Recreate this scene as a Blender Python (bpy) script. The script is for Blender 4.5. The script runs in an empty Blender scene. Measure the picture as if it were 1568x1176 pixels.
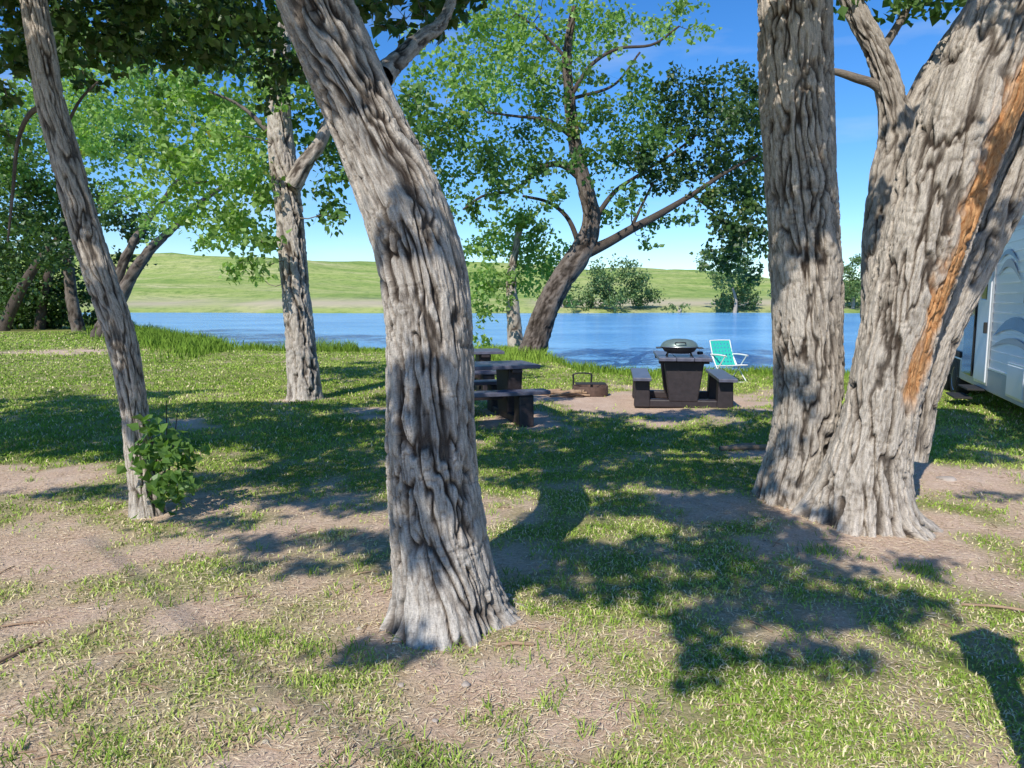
import bpy, math, random
import numpy as np
from mathutils import Vector
rng=np.random.default_rng(7); random.seed(7)
S=bpy.context.scene
# ------------------------------------------------------------------ helpers: image pixel coordinates to world positions
F,CX,CY,CAMH,PITCH=1100.0,784.0,588.0,1.6,math.radians(6.6)
cp,sp=math.cos(PITCH),math.sin(PITCH)
def U(px,py,d):
    x=(px-CX)/F; v=(py-CY)/F; Y=cp-v*sp; Z=-(v*cp+sp); s=d/Y
    return np.array([x*s,d,CAMH+Z*s])
def G(px,py):
    x=(px-CX)/F; v=(py-CY)/F; s=CAMH/(v*cp+sp)
    return np.array([x*s,(cp-v*sp)*s,0.0])
SUN_EL=math.radians(42); SD=np.array([0.41,0.91]); SD/=np.linalg.norm(SD)
# ------------------------------------------------------------------ numpy noise
def H3(ix,iy,iz,seed=0):
    h=(ix*73856093)^(iy*19349663)^(iz*83492791)^(seed*2654435761)
    h=h&0xffffffff
    h=((h^(h>>15))*2246822519)&0xffffffff
    h=((h^(h>>13))*3266489917)&0xffffffff
    return ((h^(h>>16))&0xffffffff)/4294967296.0
def vn(p,seed=0):
    p=np.asarray(p,float); i=np.floor(p).astype(np.int64); f=p-i; f=f*f*(3-2*f); r=0
    for a in (0,1):
        for b in (0,1):
            for c in (0,1):
                w=(f[:,0] if a else 1-f[:,0])*(f[:,1] if b else 1-f[:,1])*(f[:,2] if c else 1-f[:,2])
                r=r+w*H3(i[:,0]+a,i[:,1]+b,i[:,2]+c,seed)
    return r
def fbm(p,o=4,seed=0):
    p=np.asarray(p,float); r=0;a=.5;t=0
    for k in range(o):
        r=r+a*vn(p*(2**k)+k*17.3,seed+k); t+=a; a*=.5
    return r/t
def sst(a,b,x):
    t=np.clip((x-a)/(b-a),0,1); return t*t*(3-2*t)
# ------------------------------------------------------------------ mesh helpers
def mkmesh(name,V,Fc,mat,attrs=None,smooth=False,parent=None):
    V=np.asarray(V,np.float32); Fc=np.asarray(Fc,np.int32); k=Fc.shape[1]
    me=bpy.data.meshes.new(name); me.vertices.add(len(V)); me.vertices.foreach_set('co',V.ravel())
    me.loops.add(Fc.size); me.loops.foreach_set('vertex_index',Fc.ravel())
    me.polygons.add(len(Fc)); me.polygons.foreach_set('loop_start',np.arange(len(Fc),dtype=np.int32)*k)
    me.polygons.foreach_set('use_smooth',np.full(len(Fc),smooth))
    for n,a in (attrs or {}).items():
        a=np.asarray(a,np.float32)
        if a.ndim==1: me.attributes.new(n,'FLOAT','POINT').data.foreach_set('value',a)
        else: me.attributes.new(n,'FLOAT_VECTOR','POINT').data.foreach_set('vector',a.ravel())
    me.update(calc_edges=True)
    ob=bpy.data.objects.new(name,me); S.collection.objects.link(ob)
    if mat: me.materials.append(mat)
    if parent: ob.parent=parent
    return ob
def empty(name,loc=(0,0,0),rz=0):
    e=bpy.data.objects.new(name,None); S.collection.objects.link(e); e.location=loc; e.rotation_euler=(0,0,rz); return e
# ------------------------------------------------------------------ materials
def newmat(name):
    m=bpy.data.materials.new(name); m.use_nodes=True; nt=m.node_tree; nt.nodes.clear()
    return m,nt
def nd(nt,t,**kw):
    n=nt.nodes.new(t)
    for k,v in kw.items(): setattr(n,k,v)
    return n
def ramp(nt,fac,stops,interp='LINEAR'):
    r=nt.nodes.new('ShaderNodeValToRGB'); r.color_ramp.interpolation=interp
    e=r.color_ramp.elements
    while len(e)<len(stops): e.new(0.5)
    for x,(p,c) in zip(e,stops): x.position=p; x.color=(*c,1)
    nt.links.new(fac,r.inputs[0]); return r.outputs[0]
def mix(nt,fac,a,b,mode='MIX'):
    m=nt.nodes.new('ShaderNodeMix'); m.data_type='RGBA'; m.blend_type=mode
    for s,v in ((0,fac),(6,a),(7,b)):
        if isinstance(v,bpy.types.NodeSocket): nt.links.new(v,m.inputs[s])
        else: m.inputs[s].default_value=v if s==0 else (*v,1)
    return m.outputs[2]
def simple(name,col,rough=.5,metal=0,var=.15,scale=20,bump=.1,spec=.5):
    m,nt=newmat(name); L=nt.links
    tc=nd(nt,'ShaderNodeTexCoord'); n=nd(nt,'ShaderNodeTexNoise'); n.inputs['Scale'].default_value=scale; n.inputs['Detail'].default_value=5
    L.new(tc.outputs['Object'],n.inputs['Vector'])
    c=ramp(nt,n.outputs[0],[(.25,tuple(x*(1-var) for x in col)),(.75,tuple(min(1,x*(1+var)) for x in col))])
    b=nd(nt,'ShaderNodeBsdfPrincipled'); L.new(c,b.inputs['Base Color']); b.inputs['Roughness'].default_value=rough; b.inputs['Metallic'].default_value=metal
    b.inputs['Specular IOR Level'].default_value=spec
    bp=nd(nt,'ShaderNodeBump'); bp.inputs['Strength'].default_value=bump; bp.inputs['Distance'].default_value=.01; L.new(n.outputs[0],bp.inputs['Height']); L.new(bp.outputs[0],b.inputs['Normal'])
    o=nd(nt,'ShaderNodeOutputMaterial'); L.new(b.outputs[0],o.inputs[0]); return m
def leafmat(name,dark,light,trans=.35,yel=(.3,.3,.06)):
    m,nt=newmat(name); L=nt.links
    a=nd(nt,'ShaderNodeAttribute',attribute_name='lv')
    c=ramp(nt,a.outputs['Fac'],[(0,dark),(.55,light),(.93,tuple(x*1.3 for x in light)),(1,yel)])
    b=nd(nt,'ShaderNodeBsdfPrincipled'); L.new(c,b.inputs['Base Color']); b.inputs['Roughness'].default_value=.42; b.inputs['Specular IOR Level'].default_value=.5
    t=nd(nt,'ShaderNodeBsdfTranslucent'); c2=mix(nt,1.0,c,(1.5,1.7,.6),'MULTIPLY'); L.new(c2,t.inputs[0])
    ms=nd(nt,'ShaderNodeMixShader'); ms.inputs[0].default_value=trans; L.new(b.outputs[0],ms.inputs[1]); L.new(t.outputs[0],ms.inputs[2])
    o=nd(nt,'ShaderNodeOutputMaterial'); L.new(ms.outputs[0],o.inputs[0]); return m
def barkmat(name,furc,ridge,pale,fine=1.0):
    m,nt=newmat(name); L=nt.links
    bc=nd(nt,'ShaderNodeAttribute',attribute_name='bc'); fu=nd(nt,'ShaderNodeAttribute',attribute_name='fur'); sc=nd(nt,'ShaderNodeAttribute',attribute_name='scar')
    mp=nd(nt,'ShaderNodeMapping'); mp.inputs['Scale'].default_value=(1,1,.15); L.new(bc.outputs['Vector'],mp.inputs[0])
    n1=nd(nt,'ShaderNodeTexNoise'); n1.inputs['Scale'].default_value=95*fine; n1.inputs['Detail'].default_value=5; n1.inputs['Roughness'].default_value=.74; n1.inputs['Distortion'].default_value=.4; L.new(mp.outputs[0],n1.inputs[0])
    n2=nd(nt,'ShaderNodeTexNoise'); n2.inputs['Scale'].default_value=4; n2.inputs['Detail'].default_value=3; L.new(bc.outputs['Vector'],n2.inputs[0])
    n3=nd(nt,'ShaderNodeTexNoise'); n3.inputs['Scale'].default_value=190; n3.inputs['Detail'].default_value=3; L.new(bc.outputs['Vector'],n3.inputs[0])
    base=ramp(nt,fu.outputs['Fac'],[(.03,furc),(.30,tuple(a*.5+b*.5 for a,b in zip(furc,ridge))),(.62,ridge),(1,pale)])
    base=mix(nt,ramp(nt,n2.outputs[0],[(.42,(0,0,0)),(.72,(.4,.4,.4))]),base,mix(nt,.7,base,pale))
    base=mix(nt,.75,base,ramp(nt,n1.outputs[0],[(.32,(.30,.27,.25)),(.5,(.95,.95,.95)),(.72,(1.38,1.36,1.33))]),'MULTIPLY')
    base=mix(nt,.4,base,ramp(nt,n3.outputs[0],[(.35,(.45,.45,.45)),(.6,(1.15,1.15,1.15))]),'MULTIPLY')
    base=mix(nt,sc.outputs['Fac'],base,mix(nt,ramp(nt,n1.outputs[0],[(.35,(0,0,0)),(.65,(1,1,1))]),(.32,.12,.04),(.72,.42,.20)))
    b=nd(nt,'ShaderNodeBsdfPrincipled'); L.new(base,b.inputs['Base Color']); b.inputs['Roughness'].default_value=.9; b.inputs['Specular IOR Level'].default_value=.15
    b1=nd(nt,'ShaderNodeBump'); b1.inputs['Strength'].default_value=1; b1.inputs['Distance'].default_value=.018; L.new(n1.outputs[0],b1.inputs['Height'])
    b2=nd(nt,'ShaderNodeBump'); b2.inputs['Strength'].default_value=.6; b2.inputs['Distance'].default_value=.004; L.new(n3.outputs[0],b2.inputs['Height']); L.new(b1.outputs[0],b2.inputs['Normal'])
    L.new(b2.outputs[0],b.inputs['Normal'])
    o=nd(nt,'ShaderNodeOutputMaterial'); L.new(b.outputs[0],o.inputs[0]); return m
bark=barkmat('bark_main',(.075,.056,.044),(.41,.36,.31),(.60,.55,.49))
bark_tan=barkmat('bark_tan',(.08,.06,.046),(.45,.39,.325),(.63,.56,.48))
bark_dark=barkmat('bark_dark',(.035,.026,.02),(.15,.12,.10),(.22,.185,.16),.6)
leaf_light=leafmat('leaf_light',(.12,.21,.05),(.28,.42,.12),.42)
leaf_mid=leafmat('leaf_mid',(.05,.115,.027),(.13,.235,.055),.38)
leaf_dark=leafmat('leaf_dark',(.022,.055,.014),(.065,.125,.03),.3)  # darker greens; also carries the painted shade of the near upper canopy
leaf_far=leafmat('leaf_far',(.05,.10,.035),(.14,.22,.07),.2,(.2,.26,.09))
# ------------------------------------------------------------------ terrain
SHX=[-400,-120,-60,-40,-19,-9,-6.5,-2,.6,1.5,2.6,12,40,120,400]; SHY=[330,150,95,70,38,24.5,23.5,24,22.6,17.4,16.1,16.3,19,30,60]
def shore(x): return np.interp(x,SHX,SHY)
def hgt(x,y):
    x=np.asarray(x,float); y=np.asarray(y,float)
    P=np.stack([x*.6,y*.6,np.zeros_like(x)],1)
    h=(vn(P,3)-.5)*.09*sst(2.5,4.5,np.hypot(x,y))
    h=h+(vn(P*5,4)-.5)*.018
    sw=(vn(np.stack([x*.5,x*0,x*0+3],1),9)-.5)*.8
    ys=shore(x)+sw
    d=y-ys
    h=h*(1-sst(-1,0,d))-1.6*sst(-.4,1.8,d)
    far=126+ (vn(np.stack([x*.03,x*0,x*0],1),5)-.5)*14+ np.where(x<-20,(-x-20)*.05,0)
    up=1.6*sst(-1,1.0,y-far)
    crest=np.interp(x,[-900,-200,-60,40,120,250,700],[21,22,20,14.5,12.5,11,9])
    e=np.clip((y-far)/260,0,1)
    und=(fbm(np.stack([x*.012,y*.012,x*0],1),4,11)-.5)
    hill=crest*(e*e*(3-2*e))*(1+.3*und)+und*11*sst(5,80,y-far)
    hill=hill+ 2.4*(fbm(np.stack([x*.05,y*.05,x*0],1),4,21)-.5)*sst(3,20,y-far)+.9*sst(0,12,y-far)
    return h+np.where(y>60,up+np.where(y>far,hill,0),0)
DP=[(700,990,210,70,1),(890,1070,320,100,.80),(430,812,150,30,.95),(80,725,170,24,1),(230,940,340,80,.70),(780,785,75,30,.85),
    (1330,815,235,58,1),(1490,740,130,42,.9),(1000,618,200,22,1.0),(500,1130,400,90,.68),(235,785,90,22,1),(100,540,130,6,.7),(640,880,120,45,.7),
    (1140,690,60,14,1),(780,648,80,14,1),(560,632,60,10,.6),(1490,890,140,70,.7),(300,650,50,8,.7),(465,612,50,8,.8),(940,935,70,20,.5),(1290,930,60,25,.5),(230,850,130,30,.7),(1000,700,60,10,.5)]
def ellg(px,py,rx,ry):
    g=G(px,py); a=G(px+rx,py); b=G(px,py-ry); c=G(px,py+ry)
    return g, abs(a[0]-g[0]), abs(b[1]-c[1])/2, (b[1]+c[1])/2
def dirt(x,y):
    P=np.stack([x,y,np.zeros_like(x)],1)
    m=.48*(1-sst(4.0,8.0,y))+.12
    m=m-.36*np.exp(-(((x-1.2)/1.6)**2+((y-4.6)/1.5)**2)) -.25*np.exp(-(((x-2.2)/1.6)**2+((y-2.8)/1.0)**2))
    wx=x+(fbm(P*1.6,3,31)-.5)*1.5; wy=y+(fbm(P*1.6,3,36)-.5)*1.5
    for q in DP:
        g,ax,ay,cy=ellg(*q[:4])
        r=((wx-g[0])/ax)**2+((wy-cy)/ay)**2
        m=np.maximum(m,q[4]*np.exp(-r*.75))
    n=fbm(P*3.1,5,33)-.5
    return np.clip(sst(.10,.80,m+n*1.15),0,1)
def grid1(a,b,st,lo,hi):
    c=list(np.arange(a,b+1e-6,st)); s=st
    while c[-1]<hi: s*=1.06; c.append(c[-1]+s)
    s=st
    while c[0]>lo: s*=1.09; c.insert(0,c[0]-s)
    return np.array(c)
xs=grid1(-13,13,.09,-1300,1300); ys_=grid1(-2,25.5,.09,-200,1800)
XX,YY=np.meshgrid(xs,ys_); xf=XX.ravel(); yf=YY.ravel(); zf=hgt(xf,yf)
nx,ny=len(xs),len(ys_)
I=np.arange(nx*ny).reshape(ny,nx); FC=np.stack([I[:-1,:-1],I[:-1,1:],I[1:,1:],I[1:,:-1]],-1).reshape(-1,4)
gm,nt=newmat('ground_mat'); L=nt.links
tc=nd(nt,'ShaderNodeTexCoord'); da=nd(nt,'ShaderNodeAttribute',attribute_name='dirt'); fa=nd(nt,'ShaderNodeAttribute',attribute_name='farm')
def noi(sc,det=4,ro=.6,vec=None):
    n=nd(nt,'ShaderNodeTexNoise'); n.inputs['Scale'].default_value=sc; n.inputs['Detail'].default_value=det; n.inputs['Roughness'].default_value=ro
    L.new(vec or tc.outputs['Object'],n.inputs[0]); return n.outputs[0]
nA=noi(1.7); nB=noi(45,5,.72); nC=noi(170,3)
grass=ramp(nt,nB,[(.3,(.06,.11,.015)),(.5,(.20,.25,.055)),(.72,(.46,.40,.18))])
grass=mix(nt,ramp(nt,nA,[(.35,(0,0,0)),(.7,(.5,.5,.5))]),grass,(.38,.33,.14))
soil=ramp(nt,nB,[(.25,(.32,.22,.155)),(.48,(.66,.475,.345)),(.75,(.82,.63,.48))])
soil=mix(nt,.6,soil,ramp(nt,nC,[(.33,(.38,.34,.32)),(.5,(1,1,1))]),'MULTIPLY')
soil=mix(nt,ramp(nt,noi(3.1),[(.45,(0,0,0)),(.7,(.5,.5,.5))]),soil,(.77,.61,.48))
near=mix(nt,da.outputs['Fac'],grass,soil)
mpf=nd(nt,'ShaderNodeMapping'); mpf.inputs['Scale'].default_value=(.35,1,1); L.new(tc.outputs['Object'],mpf.inputs[0])
fh=ramp(nt,noi(.05,8,.74,mpf.outputs[0]),[(.33,(.17,.28,.06)),(.46,(.33,.42,.11)),(.56,(.42,.46,.16)),(.68,(.58,.55,.28))])
fh=mix(nt,.75,fh,ramp(nt,noi(.3,7,.85),[(.42,(.40,.54,.38)),(.52,(1,1,1)),(.7,(1.15,1.1,1.0))]),'MULTIPLY')
sa=nd(nt,'ShaderNodeAttribute',attribute_name='sand')
fh=mix(nt,sa.outputs['Fac'],fh,(.55,.46,.32))
col=mix(nt,fa.outputs['Fac'],near,fh)
b=nd(nt,'ShaderNodeBsdfPrincipled'); L.new(col,b.inputs['Base Color']); b.inputs['Roughness'].default_value=.95; b.inputs['Specular IOR Level'].default_value=.1
bp=nd(nt,'ShaderNodeBump'); bp.inputs['Strength'].default_value=.9; bp.inputs['Distance'].default_value=.022; L.new(nB,bp.inputs['Height']); L.new(bp.outputs[0],b.inputs['Normal'])
o=nd(nt,'ShaderNodeOutputMaterial'); L.new(b.outputs[0],o.inputs[0])
dd=np.zeros(len(xf)); mk=(np.abs(xf)<40)&(yf<45)&(yf>-20); dd[mk]=dirt(xf[mk],yf[mk])
sand=sst(.50,.64,fbm(np.stack([xf*.035,yf*.02,xf*0+2],1),3,77))*np.exp(-((zf-1.2)/.8)**2)*(yf>90)*.9
sand=np.maximum(sand,(yf>90)*np.exp(-((zf+.4)/.22)**2)*.4)
mkmesh('ground',np.stack([xf,yf,zf],1),FC,gm,{'dirt':dd,'farm':sst(50,90,yf),'sand':sand},True)
# water
wm,nt=newmat('water_mat'); L=nt.links
tc=nd(nt,'ShaderNodeTexCoord')
mp=nd(nt,'ShaderNodeMapping'); mp.inputs['Scale'].default_value=(1,1.6,1); mp.inputs['Rotation'].default_value=(0,0,.25); L.new(tc.outputs['Object'],mp.inputs[0])
def noi2(sc,det): 
    n=nd(nt,'ShaderNodeTexNoise'); n.inputs['Scale'].default_value=sc; n.inputs['Detail'].default_value=det; L.new(mp.outputs[0],n.inputs[0]); return n.outputs[0]
w1,w2=noi2(2.6,4),noi2(.10,3)
b=nd(nt,'ShaderNodeBsdfPrincipled'); L.new(ramp(nt,w2,[(.35,(.10,.33,.66)),(.65,(.20,.48,.80))]),b.inputs['Base Color'])
b.inputs['Roughness'].default_value=.15; b.inputs['IOR'].default_value=1.33; b.inputs['Specular IOR Level'].default_value=.4
bp=nd(nt,'ShaderNodeBump'); bp.inputs['Strength'].default_value=1; bp.inputs['Distance'].default_value=.25; L.new(w1,bp.inputs['Height']); L.new(bp.outputs[0],b.inputs['Normal'])
o=nd(nt,'ShaderNodeOutputMaterial'); L.new(b.outputs[0],o.inputs[0])
mkmesh('lake_water',[(-900,13,-.55),(900,13,-.55),(900,420,-.55),(-900,420,-.55)],[(0,1,2,3)],wm)
# ------------------------------------------------------------------ tubes / trees
def cr(P,step):
    P=np.array(P,float); n=len(P)
    d=np.r_[0,np.cumsum(np.maximum(1e-4,np.linalg.norm(np.diff(P[:,:3],axis=0),axis=1)))]
    T=np.linspace(0,d[-1],max(3,int(d[-1]/step)+1))
    m=np.zeros_like(P)
    for i in range(n):
        a,b=max(0,i-1),min(n-1,i+1); m[i]=(P[b]-P[a])/(d[b]-d[a])
    k=np.clip(np.searchsorted(d,T,side='right')-1,0,n-2); h=(d[k+1]-d[k])[:,None]; t=((T-d[k])[:,None])/h
    return (2*t**3-3*t**2+1)*P[k]+(t**3-2*t**2+t)*h*m[k]+(-2*t**3+3*t**2)*P[k+1]+(t**3-t**2)*h*m[k+1], T
def tube(P,nseg,step,amp=0,cell=.05,flare=0,seed=0,twist=.3,scar=None,knots=(),fv=.6):
    Q,T=cr(P,step); C=Q[:,:3]; R=np.maximum(Q[:,3],.002); n=len(C)
    tg=np.gradient(C,axis=0); tg/=np.linalg.norm(tg,axis=1)[:,None]
    u=np.array([1.,0,0]); 
    if abs(tg[0]@u)>.8: u=np.array([0,1.,0])
    Us=[];
    for i in range(n):
        u=u-tg[i]*(u@tg[i]); u/=np.linalg.norm(u); Us.append(u)
    Us=np.array(Us); W=np.cross(tg,Us)
    th=np.linspace(0,2*np.pi,nseg,endpoint=False)
    TH,TT=np.meshgrid(th,T); c,s=np.cos(TH),np.sin(TH)
    R0=R.mean()
    tw=TH+twist*TT
    bc=np.stack([R0*np.cos(tw),R0*np.sin(tw),TT],-1).reshape(-1,3)+seed*3.1
    RR=np.repeat(R[:,None],nseg,1).ravel().copy()
    fur=np.full(RR.shape,fv); scv=np.zeros(RR.shape)
    if amp>0:
        wp=bc.copy()
        for (tk,thk,sz,am) in knots:
            dth=np.angle(np.exp(1j*(TH.ravel()-thk)))*R0; dz=TT.ravel()-tk; q=np.exp(-(dth**2+dz**2)/(sz*1.6)**2)
            wp[:,2]+=q*sz*2.2
        wn=np.stack([vn(bc*np.array([5,5,2.4]),seed+5),vn(bc*np.array([5,5,2.4]),seed+6)],1)-.5
        wp[:,:2]+=wn*cell*2.0
        sm=np.stack([vn(bc*np.array([26,26,10]),seed+7),vn(bc*np.array([26,26,10]),seed+8)],1)-.5
        wp[:,:2]+=sm*cell*.6
        c1=cell*1.25; A3=np.array([c1,c1,c1*9])
        n1=vn(wp/A3,seed)+.4*(vn(wp/A3*np.array([2.1,2.1,3.0])+7,seed+1)-.5)
        n2=vn(wp/(A3*np.array([.55,.55,.32]))+31,seed+2)
        f1=np.abs(n1-.5)*2; f2=np.abs(n2-.5)*2
        ridge=sst(.01,.28,f1); r2=sst(0,.30,f2)
        grit=fbm(bc*np.array([80,80,16]),2,seed+3)
        crk=sst(.09,.02,np.abs(vn(bc*np.array([14,14,38])+3,seed+12)-.5))*sst(.45,.65,vn(bc*8,seed+13))
        big=fbm(bc*np.array([9,9,1.6]),2,seed+90)
        fur=np.clip(ridge*(.55+.45*r2)*(.7+.6*big)-.2*(grit<.36)-.25*crk,0,1)
        lump=(fbm(bc*np.array([3.2,3.2,1.6]),3,seed+9)-.5)
        RR*=1+lump*.18
        RR+=amp*(ridge-.7)+amp*.32*(r2-.6)*ridge+amp*.35*(grit-.5)-amp*.25*crk+amp*.9*(big-.5)
        for (tk,thk,sz,am) in knots:
            dth=np.angle(np.exp(1j*(TH.ravel()-thk)))*R0; dz=TT.ravel()-tk; q=np.sqrt(dth**2+dz**2)/sz
            RR+=am*np.exp(-q*q)-am*.9*np.exp(-(q*2.6)**2); fur=np.clip(fur-.6*np.exp(-(q*2.6)**2),0,1)
        if scar:
            t0,t1,th0,th1,w=scar
            tt=TT.ravel(); k=(tt-t0)/(t1-t0); thc=th0+(th1-th0)*k
            dth=np.abs(np.angle(np.exp(1j*(TH.ravel()-thc))))*R0+ (fbm(bc*np.array([16,16,5]),4,seed+60)-.5)*.18
            ww=w*(.45+.55*np.clip(k,0,1))
            scv=sst(1,.45,dth/ww)*sst(0,.08,k)*sst(1,.9,k); RR-=scv*.018
    if flare>0:
        lob=vn(np.stack([np.cos(TH.ravel())*1.7+9,np.sin(TH.ravel())*1.7+9,TT.ravel()*.7],1),seed+70)
        RR*=1+flare*np.exp(-TT.ravel()/.17)*(.1+1.6*lob)+flare*.12*np.exp(-TT.ravel()/.5)
    V=np.repeat(C,nseg,0)+(np.repeat(Us,nseg,0)*c.reshape(-1,1)+np.repeat(W,nseg,0)*s.reshape(-1,1))*RR[:,None]
    idx=np.arange(n*nseg).reshape(n,nseg); nx_=np.roll(idx,-1,1)
    Fq=np.stack([idx[:-1],nx_[:-1],nx_[1:],idx[1:]],-1).reshape(-1,4)
    return V,Fq,bc,fur,scv
def D2R(P,d0):
    out=[]
    for q in P:
        px,py,w=q[0],q[1],q[2]; d=q[3] if len(q)>3 else d0
        u=U(px,py,d); v=(py-CY)/F; s=d/(cp-v*sp); out.append((*u,w*s/2/F))
    return out
def root(P,z=-.25):
    a=P[0]; return [(a[0],a[1],z,a[3]*1.2)]+P
class Tree:
    def __init__(s,name,mat): s.e=empty(name); s.mat=mat; s.parts=[]; s.sk=[]; s.leaf={}; s.name=name
    def limb(s,P,nseg=10,step=.12,**k):
        s.parts.append(tube(P,nseg,step,**k)); Q,_=cr(P,.25)
        for q in Q: s.sk.append(q)
    def twig(s,c,r0=None,r1=.006,bend=.12):
        K=np.array(s.sk); d=K[:,:3]-c; dist=np.sqrt((d**2).sum(1)+ (np.maximum(0,K[:,2]-c[2])*.8)**2); j=dist.argmin(); a=K[j]; Ln=np.linalg.norm(a[:3]-c)
        if Ln<.05: return
        ra=min(a[3]*.7,max(.006,Ln*.012+.003)) if r0 is None else min(r0,a[3]*.8)
        m1=a[:3]*.66+c*.34+rng.normal(0,bend*Ln,3)*.7; m2=a[:3]*.33+c*.67+rng.normal(0,bend*Ln,3)*.7+np.array([0,0,.05*Ln])
        P=[(*a[:3],ra),(*m1,ra*.75),(*m2,ra*.5),(*c,r1)]
        s.parts.append(tube(P,5,max(.1,Ln/7),fv=.25)); Q,_=cr(P,max(.2,Ln/5))
        for q in Q[1:]: s.sk.append(q)
    def cluster(s,c,r,mat,ls=.09,dens=1.,sub=None,flat=.8):
        c=np.array(c); s.twig(c)
        k=sub or int(max(6,min(18,8+r*4)))
        n=int(12*r*r/ls**2*dens)
        cs=c+rng.normal(0,1,(k,3))*np.array([r*.5,r*.5,r*.5*flat])
        for q in cs: s.twig(q,r1=.003)
        w=rng.random(k)+.35; w/=w.sum()
        for q,ww in zip(cs,w):
            nn=int(n*ww); rr=r*(.18+.2*rng.random())
            p=q+rng.normal(0,1,(nn,3))*rr*np.array([1,1,.75])
            s.leaf.setdefault(mat.name,[]).append((p,ls))
    def finish(s):
        V=[];Fq=[];B=[];Fu=[];Sc=[];o=0
        for v,f,b,fu,sc in s.parts:
            V.append(v);Fq.append(f+o);B.append(b);Fu.append(fu);Sc.append(sc);o+=len(v)
        mkmesh(s.name+'_trunk_and_limbs',np.concatenate(V),np.concatenate(Fq),s.mat,{'bc':np.concatenate(B),'fur':np.concatenate(Fu),'scar':np.concatenate(Sc)},True,s.e)
        for mn,lst in s.leaf.items():
            P=np.concatenate([p for p,_ in lst]); Ls=np.concatenate([np.full(len(p),l) for p,l in lst])
            leafmesh(s.name+'_foliage',P,Ls,bpy.data.materials[mn],s.e)
def leafmesh(name,P,Ls,mat,parent,droop=.35):
    n=len(P); Ls=Ls*(.6+.7*rng.random(n))
    d=rng.normal(0,1,(n,3)); d[:,2]-=droop*1.5; d/=np.linalg.norm(d,axis=1)[:,None]
    q=rng.normal(0,1,(n,3)); q[:,2]+=.7; sd=np.cross(d,q); sd/=np.linalg.norm(sd,axis=1)[:,None]; nn=np.cross(sd,d)
    L1=Ls[:,None]
    v0=P; v1=P+d*L1*.33+sd*L1*.46+nn*L1*.12; v2=P+d*L1; v3=P+d*L1*.33-sd*L1*.46+nn*L1*.12
    V=np.stack([v0,v1,v2,v3],1).reshape(-1,3); I=np.arange(n)*4
    Fq=np.concatenate([np.stack([I,I+1,I+2],1),np.stack([I,I+2,I+3],1)])
    cl=vn(P*1.1+5,88); a=np.clip(rng.random(n)*.65+cl*.6-.15,0,1)
    mkmesh(name,V,Fq,mat,{'lv':np.repeat(a,4)},False,parent)
trees=[]
# --- main leaning cottonwood
T1=Tree('cottonwood_tree',bark); trees.append(T1)
main=[(690,1010,148),(686,960,142),(681,900,132),(669,800,132),(660,700,133),(660,600,128),(658,500,126),(646,400,126),(617,310,122),(572,210,108),(527,110,110),(484,10,110),(446,-100,100),(420,-230,92,3.45),(400,-420,80,3.3)]
base=D2R(main,3.5)
T1.limb([(base[0][0],base[0][1]+.02,-.12,base[1][3])]+base[1:],340,.008,amp=.026,cell=.031,flare=.75,seed=1,twist=.35,
        knots=[(1.05,-1.4,.10,.02),(1.15,-2.1,.06,.015),(2.2,-1.2,.05,.02),(2.75,-1.1,.05,.014),(1.75,-1.9,.07,.012)])
T1.limb(D2R([(585,118,34,3.6),(612,90,28,3.8),(650,55,22,4.1),(672,40,18,4.3),(690,5,14,4.5),(700,-60,11,4.6)],3.6),30,.02,amp=.012,cell=.025,seed=4)
top=base[-1]
T1.limb([top,(top[0]-.3,top[1]+.2,top[2]+.8,.07),(top[0]-.2,top[1]+.3,top[2]+2.0,.03)],10,.1)
for q in [(650,15,5,26),(690,25,4.6,28),(670,50,4.4,22),(600,45,4.6,22),(640,-30,4.6,40),(560,10,5.2,30),(610,70,4.4,14),(700,-10,4.7,30)]:
    T1.cluster(U(q[0],q[1],q[2]),q[3]*q[2]/F,leaf_dark,.075,1.9)  # overhead shade is put into the leaf colour
# --- right pair
T2=Tree('twin_trunk_cottonwood_tree',bark_tan); trees.append(T2)
A=D2R([(1205,790,84),(1212,740,82),(1228,680,88),(1238,600,98),(1238,500,99),(1233,400,100),(1227,300,98),(1222,200,100),(1217,100,99),(1215,0,101),(1212,-200,92),(1200,-500,80)],5.6)
A[0]=(*A[0][:2],-.1,A[0][3])
T2.limb(A,260,.012,amp=.030,cell=.036,flare=.35,seed=11,twist=.12,knots=[(2.55,-1.7,.09,.02),(3.4,-1.8,.06,.02),(1.2,-1.6,.07,.015),(2.1,-1.2,.06,.02),(3.9,-1.4,.07,.02)])
B=D2R([(1315,830,135),(1318,780,128),(1330,700,112),(1345,640,102),(1360,570,102),(1382,490,106),(1407,400,114),(1437,300,122),(1472,200,128),(1512,105,128),(1560,0,126),(1635,-150,118),(1735,-350,100)],5.15)
B[0]=(B[0][0],5.15,-.1,B[0][3])
T2.limb(B,280,.012,amp=.034,cell=.040,flare=.75,seed=17,twist=.25,scar=(.9,3.6,-1.25,-.80,.21),knots=[(1.6,-1.8,.08,.015),(2.9,-1.9,.1,.02)])
T2.limb(D2R([(1385,700,60),(1412,600,50),(1446,500,50),(1486,410,56),(1528,320,62),(1572,220,70),(1650,60,74),(1740,-150,64)],5.5),130,.02,amp=.026,cell=.04,seed=23)
D=D2R([(1372,640,60),(1352,520,58),(1350,430,55),(1352,350,52),(1362,270,53),(1376,215,56),(1366,150,40),(1342,80,33),(1312,20,29),(1290,-40,27),(1270,-150,22)],6.3)
T2.limb(D,90,.02,amp=.024,cell=.036,seed=29)
T2.limb(D2R([(1378,230,44),(1400,170,38),(1430,110,35),(1462,60,31),(1500,0,29),(1540,-80,25)],6.3),60,.025,amp=.02,cell=.034,seed=31)
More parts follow.
